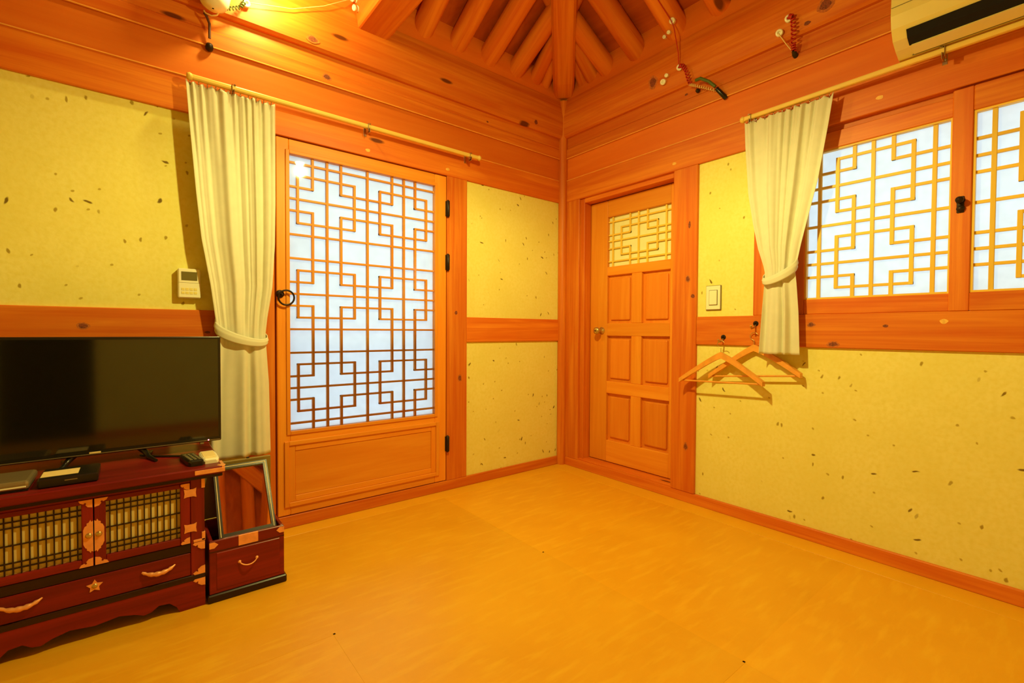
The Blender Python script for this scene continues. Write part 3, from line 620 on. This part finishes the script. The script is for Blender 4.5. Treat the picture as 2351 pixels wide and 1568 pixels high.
# doors
for sg, lab in ((1, 'r'), (-1, 'l')):
    dr = cp('door', 'rosewood_Z', CX+sg*.0015, CX+sg*.0295, .237, .455, .498, .5215)
    wb_ = lambda *a, **k: cp(*a, parent=dr, **k)
    wb_('stile', 'rosewood_Z', CX+sg*.228, CX+sg*.257, .237, .455, .498, .5215)
    wb_('rail', 'rosewood_X', CX+sg*.0295, CX+sg*.228, .439, .455, .498, .521)
    wb_('rail', 'rosewood_X', CX+sg*.0295, CX+sg*.228, .237, .262, .498, .521)
    wb_('paper', 'cabinet_paper', CX+sg*.029, CX+sg*.2285, .261, .440, .505, .508, bev=0)
    for k in range(11):
        s = CX+sg*(.0295+.1985*(k+.55)/11.1); wb_('lattice_bar', 'ebony_Z', s-.0016, s+.0016, .262, .439, .508, .514, bev=0)
    for t_ in (.10, .20, .50, .80, .90):
        z = .262+.177*t_; wb_('lattice_bar', 'ebony_X', CX+sg*.0295, CX+sg*.228, z-.0016, z+.0016, .508, .5145, bev=0)
    def plate(poly, mirror, name='fitting', d=.5215, th=.0018):
        return MB().prism([(CX+sg*mirror*0+sg*a, b) for a, b in poly], lambda s, z: L(s, d-.001, z), lambda s, z: L(s, d+th, z)).build(name, 'copper_plate', dr)
    # cloud shaped corner fittings at the meeting stiles
    cloud = [(.0025, .0), (.036, .0), (.032, -.008), (.024, -.012), (.021, -.008), (.017, -.010), (.019, -.016), (.014, -.023), (.0025, -.026)]
    plate([(a, .4535+b) for a, b in cloud], 1); plate([(a, .2385-b) for a, b in cloud], 1)
    half = [(.0015, .384), (.006, .381), (.008, .388), (.012, .380), (.017, .378), (.017, .371), (.022, .368), (.0255, .358), (.0255, .312), (.021, .300), (.017, .297), (.017, .291), (.012, .288), (.008, .281), (.006, .287), (.0015, .284)]
    plate(half, 1, 'lock_plate')
    if sg == 1:
        MB().lathe([(0, .006), (.006, .0055), (.0085, .002), (.009, 0)], L(CX+.012, .5235, .338), (0, -1, 0), 14).build('knob', 'brass', dr)
    else:
        MB().lathe([(0, .006), (.006, .0055), (.0085, .002), (.009, 0)], L(CX-.012, .5235, .338), (0, -1, 0), 14).build('knob', 'brass', dr)
    hinge = lambda zc_: [(.239, zc_+.016), (.248, zc_+.013), (.2575, zc_+.013), (.267, zc_+.013), (.276, zc_+.017), (.274, zc_), (.276, zc_-.017), (.267, zc_-.013), (.248, zc_-.013), (.239, zc_-.016), (.241, zc_)]
    for zc_ in (.418, .292): plate(hinge(zc_), 1, 'hinge')
    cor = [(.256, .0), (.232, .0), (.229, -.004), (.234, -.011), (.240, -.009), (.238, -.014), (.246, -.020), (.256, -.022)]
    plate([(a, .4535+b) for a, b in cor], 1); plate([(a, .2385-b) for a, b in cor], 1)
# drawer
dw = cp('drawer', 'rosewood_X', CX-.257, CX+.257, .121, .202, .40, .520)
for sx in (CX+.166, CX-.166):
    mb = MB(); pts = []
    for k in range(15):
        u = k/14*2-1; pts.append(L(sx+u*.046, .522+.010*(1-u*u), .1715 - .010*(1-u*u) + .004*abs(u)**3))
    mb.tube(pts, [.003+.005*(1-(k/7-1)**2)+.0012*math.sin(k*2.2) for k in range(15)], 10).build('handle', 'copper_plate', dw)
star = []
for k in range(10):
    q = math.pi/2+k*math.pi/5; rr = .021 if k % 2 == 0 else .011; star.append((CX+rr*math.cos(q), .170+rr*math.sin(q)))
MB().prism(star, lambda s, z: L(s, .5195, z), lambda s, z: L(s, .5225, z)).build('flower_plate', 'copper_plate', dw)
MB().lathe([(0, .004), (.006, .003), (.008, 0)], L(CX, .522, .170), (0, -1, 0), 12).build('rivet', 'brass', dw)
# scalloped skirt with bracket feet
sk = [(-.300, 0), (-.225, 0), (-.215, .022), (-.195, .042), (-.165, .045), (-.145, .030), (-.125, .026), (-.10, .038), (-.06, .048), (0, .040), (.06, .048), (.10, .038), (.125, .026), (.145, .030), (.165, .045), (.195, .042), (.215, .022), (.225, 0), (.300, 0), (.300, .100), (-.300, .100)]
mb = MB(); pts = [(CX+a, z) for a, z in sk]
for i in range(18):
    (a, z0), (b_, z1) = pts[i], pts[i+1]
    mb.add([L(a, .500, z0), L(b_, .500, z1), L(b_, .500, .1), L(a, .500, .1), L(a, .522, z0), L(b_, .522, z1), L(b_, .522, .1), L(a, .522, .1)], [(0, 3, 2, 1), (4, 5, 6, 7), (0, 1, 5, 4)] + ([(0, 4, 7, 3)] if i == 0 else []) + ([(1, 2, 6, 5)] if i == 17 else []))
mb.build('skirt', 'rosewood_X', CB)
for sg in (1, -1):
    cp('foot', 'rosewood_Z', CX+sg*.300, CX+sg*.278, 0, .100, .42, .500); cp('foot', 'rosewood_Z', CX+sg*.300, CX+sg*.25, 0, .100, .08, .14)
    # copper straps at the corners
    cor = [(.300, .0), (.268, .0), (.264, .006), (.272, .012), (.279, .009), (.278, .018), (.288, .026), (.300, .028)]
    for base, k in ((.236, -1), (.120, 1), (.104, -1)):
        MB().prism([(CX+sg*a, base+k*b) for a, b in cor], lambda s, z: L(s, .5215, z), lambda s, z: L(s, .5245, z)).build('fitting', 'copper_plate', CB)
    cp('fitting', 'copper_plate', CX+sg*.266, CX+sg*.301, .238, .246, .5195, .5235, .0005); cp('fitting', 'copper_plate', CX+sg*.291, CX+sg*.3015, .240, .270, .505, .5235, .0005)
    cp('fitting', 'copper_plate', CX+sg*.291, CX+sg*.3015, .430, .466, .505, .5235, .0005)
    cp('fitting', 'copper_plate', CX+sg*.270, CX+sg*.3615, .484, .499, .5435, .5470, .0005)
    mb = MB().lathe([(0, .002), (.012, .0018), (.014, 0)], L(CX+sg*.352, .530, .5045), (0, 0, 1), 14); wb(mb, 'L', CX+sg*.352, CX+sg*.3615, .488, .5065, .470, .546, .0008)
    mb.build('fitting', 'copper_plate', CB)

# ---------------------------------------------------------------- television
TD = .255
TV = tag(empty('television', L(-2.593, TD, .505)), 'black flat television on two feet standing on the red cabinet', 'television')
t0, t1, tz0, tz1 = -2.956, -2.236, .541, .9715
wbox('L', 'back_case', 'black_plastic', t0+.06, t1-.06, tz0+.04, tz1-.06, TD-.075, TD-.022, TV, .015)
wbox('L', 'bezel', 'black_plastic', t0, t1, tz0, tz1, TD-.025, TD, TV, .003)
wbox('L', 'screen', 'screen_black', t0+.010, t1-.010, tz0+.018, tz1-.010, TD-.002, TD+.0008, TV)
wbox('L', 'trim_strip', 'silver_grey', t0+.004, t1-.004, tz0+.0035, tz0+.0065, TD-.002, TD+.0015, TV)
wbox('L', 'badge', 'label_cream', -2.646, -2.614, tz0+.0065, tz0+.0125, TD, TD+.0022, TV, .0005)
for s in (-2.475, -2.715):
    sg = 1 if s > -2.595 else -1
    MB().tube([L(s-sg*.03, TD-.015, tz0+.006), L(s-sg*.012, TD-.012, tz0-.012), L(s, TD+.02, .513), L(s+sg*.02, TD+.085, .5105)], [.010, .010, .008, .0055], 10).build('foot', 'black_plastic', TV)
    MB().tube([L(s-sg*.012, TD-.012, tz0-.012), L(s, TD-.05, .513), L(s+sg*.01, TD-.10, .5105)], [.010, .008, .0055], 10).build('foot', 'black_plastic', TV)
MB().lathe([(0, .0025), (.002, .002), (.003, 0)], L(t1-.045, TD, tz0+.006), (0, -1, 0), 8).build('standby_light', 'led_red', TV)
wbox('L', 'sensor_window', 'silver_grey', t1-.075, t1-.060, tz0-.010, tz0+.001, TD-.012, TD-.002, TV, .002)
pts = [L(-2.33, .35, .508), L(-2.40, .30, .509), L(-2.455, .26, .509), L(-2.49, .24, .513), L(-2.50, .22, .512)]
tag(MB().tube(pts, .004, 8).build('power_cord', 'black_plastic'), 'black cord lying on the cabinet under the television', 'cord')

# ---------------------------------------------------------------- things on the cabinet
t = tag(empty('set_top_box', L(-2.85, .42, .505)), 'dark silver set top box with a rounded bright front edge', 'set top box')
wbox('L', 'case', 'silver_grey', -2.96, -2.768, .510, .537, .34, .500, t, .009)
wbox('L', 'base', 'black_plastic', -2.955, -2.772, .5055, .511, .345, .497, t, .001)
wbox('L', 'front_strip', 'ivory_plastic', -2.955, -2.776, .517, .522, .4985, .5008, t, .0008)
t = tag(empty('router', L(-2.69, .42, .505)), 'black flat router box with a cream label on top', 'router')
wbox('L', 'case', 'black_plastic', -2.752, -2.610, .5055, .534, .36, .505, t, .004)
wbox('L', 'label', 'label_cream', -2.748, -2.660, .5338, .5346, .400, .475, t)
wbox('L', 'badge', 'silver_grey', -2.690, -2.660, .522, .525, .5045, .5056, t)
def remote(name, mat, bmat, cx, d0, d1, wdt, h, label, btn, curve):
    t = tag(empty(name, L(cx, (d0+d1)/2, .505)), label, 'remote control')
    mb = MB(); n = 14; vs = []; fs = []
    for i in range(n+1):
        u = i/n; d = d0+(d1-d0)*u; k = wdt/2*(1-.18*abs(2*u-1)**4); hh = h*(.75+.25*u if curve else 1)
        if i in (0, n): k *= .8; hh *= .75
        for a, b in ((-1, 0), (1, 0), (1, .7), (.8, 1), (-.8, 1), (-1, .7)): vs.append(L(cx+a*k+curve*.02*(u-.5), d, .5055+b*hh))
    for i in range(n):
        for k in range(6): fs.append((i*6+k, i*6+(k+1) % 6, i*6+6+(k+1) % 6, i*6+6+k))
    fs += [tuple(range(6)), tuple(range(6*n+5, 6*n-1, -1))]
    mb.add(vs, fs); mb.build('case', mat, t)
    for (a, u, w_, l_) in btn:
        d = d0+(d1-d0)*u; hh = h*(.75+.25*u if curve else 1); s = cx+a*wdt/2+curve*.02*(u-.5)
        wbox('L', 'button', bmat, s-w_, s+w_, .5055+hh-.001, .5055+hh+.002, d-l_, d+l_, t, .0008)
    return t
remote('remote_control', 'black_plastic', 'button_grey', -2.352, .335, .500, .052, .022, 'black remote control with grey buttons lying on the red cabinet', [(a, u, .0045, .004) for u in (.25, .4, .52, .64, .76, .88) for a in (-.5, 0, .5)], 1)
t = remote('remote_control', 'ivory_plastic', 'label_cream', -2.297, .335, .490, .056, .017, 'cream white remote control beside the black one', [(0, .45, .020, .045), (0, .86, .018, .006)], 0)

# ---------------------------------------------------------------- mirror box
MX = tag(empty('mirror_box', L(-2.184, .40, 0)), 'small dark red lacquered box with an open lid and propped mirror', 'mirror box')
b0, b1, bf, bb, bz = -2.309, -2.058, .525, .275, .226
def mp_(name, mat, s0, s1, z0, z1, d0, d1, bev=.002, parent=None): return wbox('L', name, mat, s0, s1, z0, z1, d0, d1, parent or MX, bev)
mp_('base', 'ebony_X', b0-.006, b1+.008, 0, .030, bb-.004, bf+.008, .004)
mp_('front_panel', 'rosewood_X', b0, b1, .030, bz, bf-.012, bf)
mp_('side_panel', 'rosewood_X', b0, b0+.012, .030, bz, bb, bf-.012); mp_('side_panel', 'rosewood_X', b1-.012, b1, .030, bz, bb, bf-.012)
mp_('back_panel', 'rosewood_X', b0+.012, b1-.012, .030, bz, bb, bb+.012)
mp_('tray', 'ebony_X', b0+.012, b1-.012, .150, .156, bb+.012, bf-.012)
mp_('seam', 'ebony_X', b0-.0003, b1+.0003, .1845, .187, bf-.004, bf+.0004, 0)
dwr = mp_('drawer', 'rosewood_X', b0+.022, b1-.016, .044, .180, bf-.004, bf+.002, .0015)
pts = []
for k in range(13):
    u = k/12*2-1; pts.append(L(-2.184+u*.029, bf+.006+.010*(1-u*u), .127-.014*(1-u*u)**.7))
MB().tube(pts, .0024, 8).build('handle', 'copper_plate', dwr)
for sx in (-2.213, -2.155): MB().lathe([(0, .006), (.004, .005), (.006, 0)], L(sx, bf+.002, .127), (0, -1, 0), 10).build('handle_rosette', 'copper_plate', dwr)
arrow = lambda s, sg: [(s, .200), (s+sg*.016, .200), (s+sg*.028, .2115), (s+sg*.016, .222), (s, .222)]
for s, sg in ((b0, 1), (b1, -1)): MB().prism(arrow(s, sg), lambda a, z: L(a, bf-.0005, z), lambda a, z: L(a, bf+.0018, z)).build('fitting', 'copper_plate', MX)
mp_('lock_plate', 'copper_plate', -2.216, -2.150, .188, .227, bf-.0005, bf+.0018, .0005)
lid = mp_('lid', 'lid_brown', b0+.004, b1+.004, bz+.002, .452, bb-.016, bb+.002, .002)
mp_('lid_edge', 'ebony_Z', b1-.004, b1+.008, bz+.002, .262, bb-.018, bb+.010, .001, lid)
mp_('lid_catch', 'iron', -2.146, -2.136, .450, .457, bb-.012, bb-.002, .001, lid)
# mirror leaning on the lid : local frame
ml = Vector(L(-2.2725, .470, .206)); mr_ = Vector(L(-2.0755, .470, .206)); ux = (mr_-ml); wdt = ux.length; ux.normalize()
uv = (Vector(L(0, .292, .438)) - Vector(L(0, .470, .206))); hgt = uv.length; uv.normalize(); un = ux.cross(uv)
if un.y > 0: un = -un
def mq(a, b, c): return ml + ux*a + uv*b + un*c
def mbox(name, mat, a0, a1, b0_, b1_, c0, c1, parent):
    mb = MB(); mb.add([mq(a, b, c) for c in (c0, c1) for b in (b0_, b1_) for a in (a0, a1)], [(0, 1, 3, 2), (4, 6, 7, 5), (0, 4, 5, 1), (2, 3, 7, 6), (0, 2, 6, 4), (1, 5, 7, 3)]); return mb.build(name, mat, parent)
fr = mbox('mirror', 'ebony_X', 0, wdt, 0, hgt, -.012, -.002, MX)
mbox('glass', 'mirror_glass', .016, wdt-.016, .014, hgt-.016, -.002, .0005, fr)
for a in ((0, .016, 0, hgt), (wdt-.016, wdt, 0, hgt), (.016, wdt-.016, 0, .014), (.016, wdt-.016, hgt-.016, hgt)): mbox('frame_bar', 'ebony_X', *a, -.002, .008, fr)
for a in ((.006, .0082, .003, hgt-.006), (wdt-.0082, wdt-.006, .003, hgt-.006), (.0082, wdt-.0082, hgt-.0082, hgt-.006)): mbox('inlay', 'label_cream', *a, .0075, .0088, fr)

# ---------------------------------------------------------------- porcelain insulators and old wiring
def insulator(loc, axis, label, r=.017, ln=.030):
    o = MB().lathe([(0, 0), (r*.9, 0), (r, .004), (r, ln*.28), (r*.68, ln*.40), (r*.68, ln*.58), (r, ln*.70), (r, ln*.92), (r*.8, ln), (r*.36, ln), (r*.36, ln*.8), (0, ln*.8)], (0, 0, 0), (0, 0, 1), 18).build('insulator', 'porcelain')
    q = Vector((0, 0, 1)).rotation_difference(Vector(axis).normalized()); o.matrix_world = Matrix.Translation(loc) @ q.to_matrix().to_4x4()
    return tag(o, label, 'insulator', 'porcelain wiring knobs on the beams')
def coil(path, r, n, th):
    path = [Vector(p) for p in path]; out = []; N = n*14
    for i in range(N+1):
        u = i/N*(len(path)-1); k = min(int(u), len(path)-2); p = path[k].lerp(path[k+1], u-k); t = (path[k+1]-path[k]).normalized(); a = t.orthogonal().normalized(); b = t.cross(a)
        q = 2*math.pi*i/14; out.append(p+(a*math.cos(q)+b*math.sin(q))*r)
    return MB().tube(out, th, 6)
ir = [((-.970, 2.780), 'white porcelain knob on the rafter foot with the red wire', .086), ((-.860, 2.777), 'small white porcelain knob below the rafter foot', -.004), ((-.923, 2.753), 'small white porcelain knob touching its twin below the rafter foot', .048),
      ((-.985, 2.530), 'white porcelain knob beside the red coil over the plain door post', .030), ((-.876, 2.492), 'white porcelain knob next to the dark beam knot', .028), ((-.900, 2.520), 'small white porcelain knob above the one next to the beam knot', .03),
      ((-1.566, 2.512), 'white porcelain knob at the top of the straight red coil', .032), ((-1.524, 2.466), 'white porcelain knob with the thin white wire', .028)]
for i, ((s, z), lab, d) in enumerate(ir):
    insulator(R(s, d, z), (-1, -.25, -.35), lab, .011 if i in (1, 2, 5) else .0165, .026)
insulator(L(-2.10, .028, 2.508), (.1, -1, -.3), 'white porcelain knob with the green coil on the wall plate beam')
insulator((-1.567, -.03, 2.712), (-1, -.2, -.25), 'lower white porcelain knob on the cross beam', .015); insulator((-1.567, -.005, 2.772), (-1, -.2, -.25), 'upper white porcelain knob on the cross beam', .015)
def wire(mb, mat, label): return tag(mb.build('wire', mat), label, 'wire')
wire(MB().tube([R(-.958, .42, 2.940), R(-.962, .20, 2.833), R(-.972, .115, 2.775), R(-.980, .095, 2.74), R(-.985, .075, 2.66), R(-.990, .062, 2.60), R(-.990, .057, 2.540)], .0028, 6), 'red_wire', 'straight red wire running down from the rafter knob')
wire(coil([R(-.993, .056, 2.528), R(-1.020, .062, 2.516), R(-1.040, .060, 2.480), R(-1.050, .052, 2.430), R(-1.060, .04, 2.395)], .0085, 11, .0036), 'red_wire', 'bent red coiled wire over the plain door post')
wire(coil([R(-1.050, .045, 2.405), R(-1.085, .040, 2.385), R(-1.14, .03, 2.355), R(-1.20, .022, 2.318)], .006, 14, .0026), 'white_wire', 'pale twisted wire running to the dark cable end')
wire(MB().tube([R(-1.100, .060, 2.402), R(-1.130, .066, 2.398), R(-1.175, .058, 2.366), R(-1.205, .045, 2.330)], .0085, 10), 'green_wire', 'green cable sleeve beside the red coil')
wire(MB().tube([R(-1.205, .030, 2.324), R(-1.235, .018, 2.282), R(-1.242, .0, 2.270)], [.011, .012, .013], 10), 'black_plastic', 'black cable end where the green sleeve enters the wall')
wire(MB().lathe([(0, 0), (.012, 0), (.010, .012), (0, .016)], R(-1.082, .004, 2.368), (-1, 0, 0), 12), 'black_plastic', 'black wire grommet under the bent red coil')
wire(coil([R(-1.574, .055, 2.512), R(-1.592, .058, 2.500), R(-1.596, .055, 2.44), R(-1.592, .045, 2.38), R(-1.588, .028, 2.352)], .009, 13, .0036), 'red_wire', 'straight red coiled wire near the air conditioner')
wire(MB().tube([R(-1.526, .052, 2.456), R(-1.555, .04, 2.40), R(-1.585, .02, 2.346)], .0022, 6), 'white_wire', 'thin white wire near the air conditioner')
wire(MB().tube([R(-1.588, .032, 2.352), R(-1.589, .018, 2.340), R(-1.589, -.004, 2.334)], [.008, .012, .012], 10), 'black_plastic', 'black cable end below the straight red coil')
wire(coil([L(-2.105, .060, 2.500), L(-2.125, .066, 2.462), L(-2.165, .066, 2.440), L(-2.195, .064, 2.435)], .007, 10, .0026), 'green_wire', 'green coiled wire on the wall plate beam')
wire(MB().tube([L(-2.092, .055, 2.505), L(-1.9, .05, 2.56), L(-1.75, .045, 2.64), (-1.592, -.012, 2.765)], .002, 6), 'white_wire', 'white wire stretched along the wall plate beam')
wire(MB().tube([L(-2.195, .064, 2.435), L(-2.215, .062, 2.392), L(-2.235, .058, 2.384), L(-2.256, .048, 2.392), L(-2.262, .044, 2.402)], .0032, 8), 'white_wire', 'loop of white wire under the porcelain bell')
t = tag(empty('cable_outlet', L(-2.239, 0, 2.27)), 'brown cable drop ending in a small dark socket above the long curtain', 'socket')
MB().tube([L(-2.262, .040, 2.395), L(-2.252, .040, 2.385), L(-2.240, .032, 2.36), L(-2.239, .022, 2.30)], .0055, 8).build('cable', 'brown_wire', t)
MB().lathe([(0, 0), (.014, 0), (.016, .012), (.013, .026), (0, .030)], L(-2.239, 0.0, 2.262), (0, -.8, .35), 14).build('socket', 'iron', t)

# ---------------------------------------------------------------- lamps
BL = Vector(L(-2.228, .085, 2.448))
t = tag(empty('porcelain_rose', BL), 'cream porcelain wiring bell on the wall plate beam above the long curtain', 'wiring bell')
MB().lathe([(.004, -.050), (.028, -.046), (.048, -.032), (.058, -.010), (.061, .02), (.064, .05), (.060, .05), (.056, .02), (.050, -.008), (.040, -.026), (.0, -.036)], BL, (.1, .12, 1), 28).build('bell', 'porcelain', t)
MB().tube([BL+Vector((0, 0, -.03)), BL+Vector((0, .01, .06)), BL+Vector((0, .055, .07))], [.016, .014, .012], 12).build('stem', 'iron', t)
t = tag(empty('hanging_bulb', UPLAMP), 'bare bulb hanging on a cord near the left wall beam', 'lamp')
MB().lathe([(.001, -.034), (.014, -.030), (.026, -.012), (.028, .004), (.018, .026), (.014, .04)], UPLAMP, (0, 0, 1), 16).build('bulb', 'bulb', t)
MB().tube([UPLAMP+Vector((0, 0, .036)), UPLAMP+Vector((0, 0, .085))], [.017, .015], 12).build('holder', 'iron', t)
MB().tube([UPLAMP+Vector((0, 0, .08)), UPLAMP+Vector((0, 0, .42))], .004, 8).build('cord', 'black_plastic', t)
ld = bpy.data.lights.new('hanging_bulb_light', 'POINT'); ld.energy = UP_W; ld.color = WARM; ld.shadow_soft_size = .03
lo = bpy.data.objects.new('hanging_bulb_light', ld); COL.objects.link(lo); lo.location = UPLAMP-Vector((0, 0, .050)); lo.parent = t; lo.matrix_parent_inverse = t.matrix_world.inverted()
t = tag(empty('pendant_lamp', LAMP), 'pendant lamp with a dark conical shade hung from the cross beam', 'lamp')
MB().lathe([(.02, .11), (.035, .10), (.060, .052), (.080, .012), (.082, .012), (.062, .055), (.036, .104), (.02, .114)], LAMP, (0, 0, 1), 28).build('shade', 'iron', t)
MB().tube([LAMP+Vector((0, 0, .10)), Vector((LAMP.x, LAMP.y, 2.62))], .004, 8).build('cord', 'black_plastic', t)
MB().lathe([(.001, -.032), (.02, -.026), (.032, -.004), (.028, .018), (.014, .045), (.014, .10)], LAMP+Vector((0, 0, .03)), (0, 0, 1), 18).build('bulb', 'bulb', t)
ld = bpy.data.lights.new('pendant_light', 'SPOT'); ld.energy = MAIN_W; ld.color = WARM; ld.shadow_soft_size = .035; ld.spot_size = math.radians(178); ld.spot_blend = .45
lo = bpy.data.objects.new('pendant_light', ld); COL.objects.link(lo); lo.location = LAMP - Vector((0, 0, .04)); lo.parent = t; lo.matrix_parent_inverse = t.matrix_world.inverted()
ld = bpy.data.lights.new('pendant_glow', 'POINT'); ld.energy = GLOW_W; ld.color = WARM; ld.shadow_soft_size = .035
lo = bpy.data.objects.new('pendant_glow', ld); COL.objects.link(lo); lo.location = LAMP - Vector((0, 0, .04)); lo.parent = t; lo.matrix_parent_inverse = t.matrix_world.inverted()
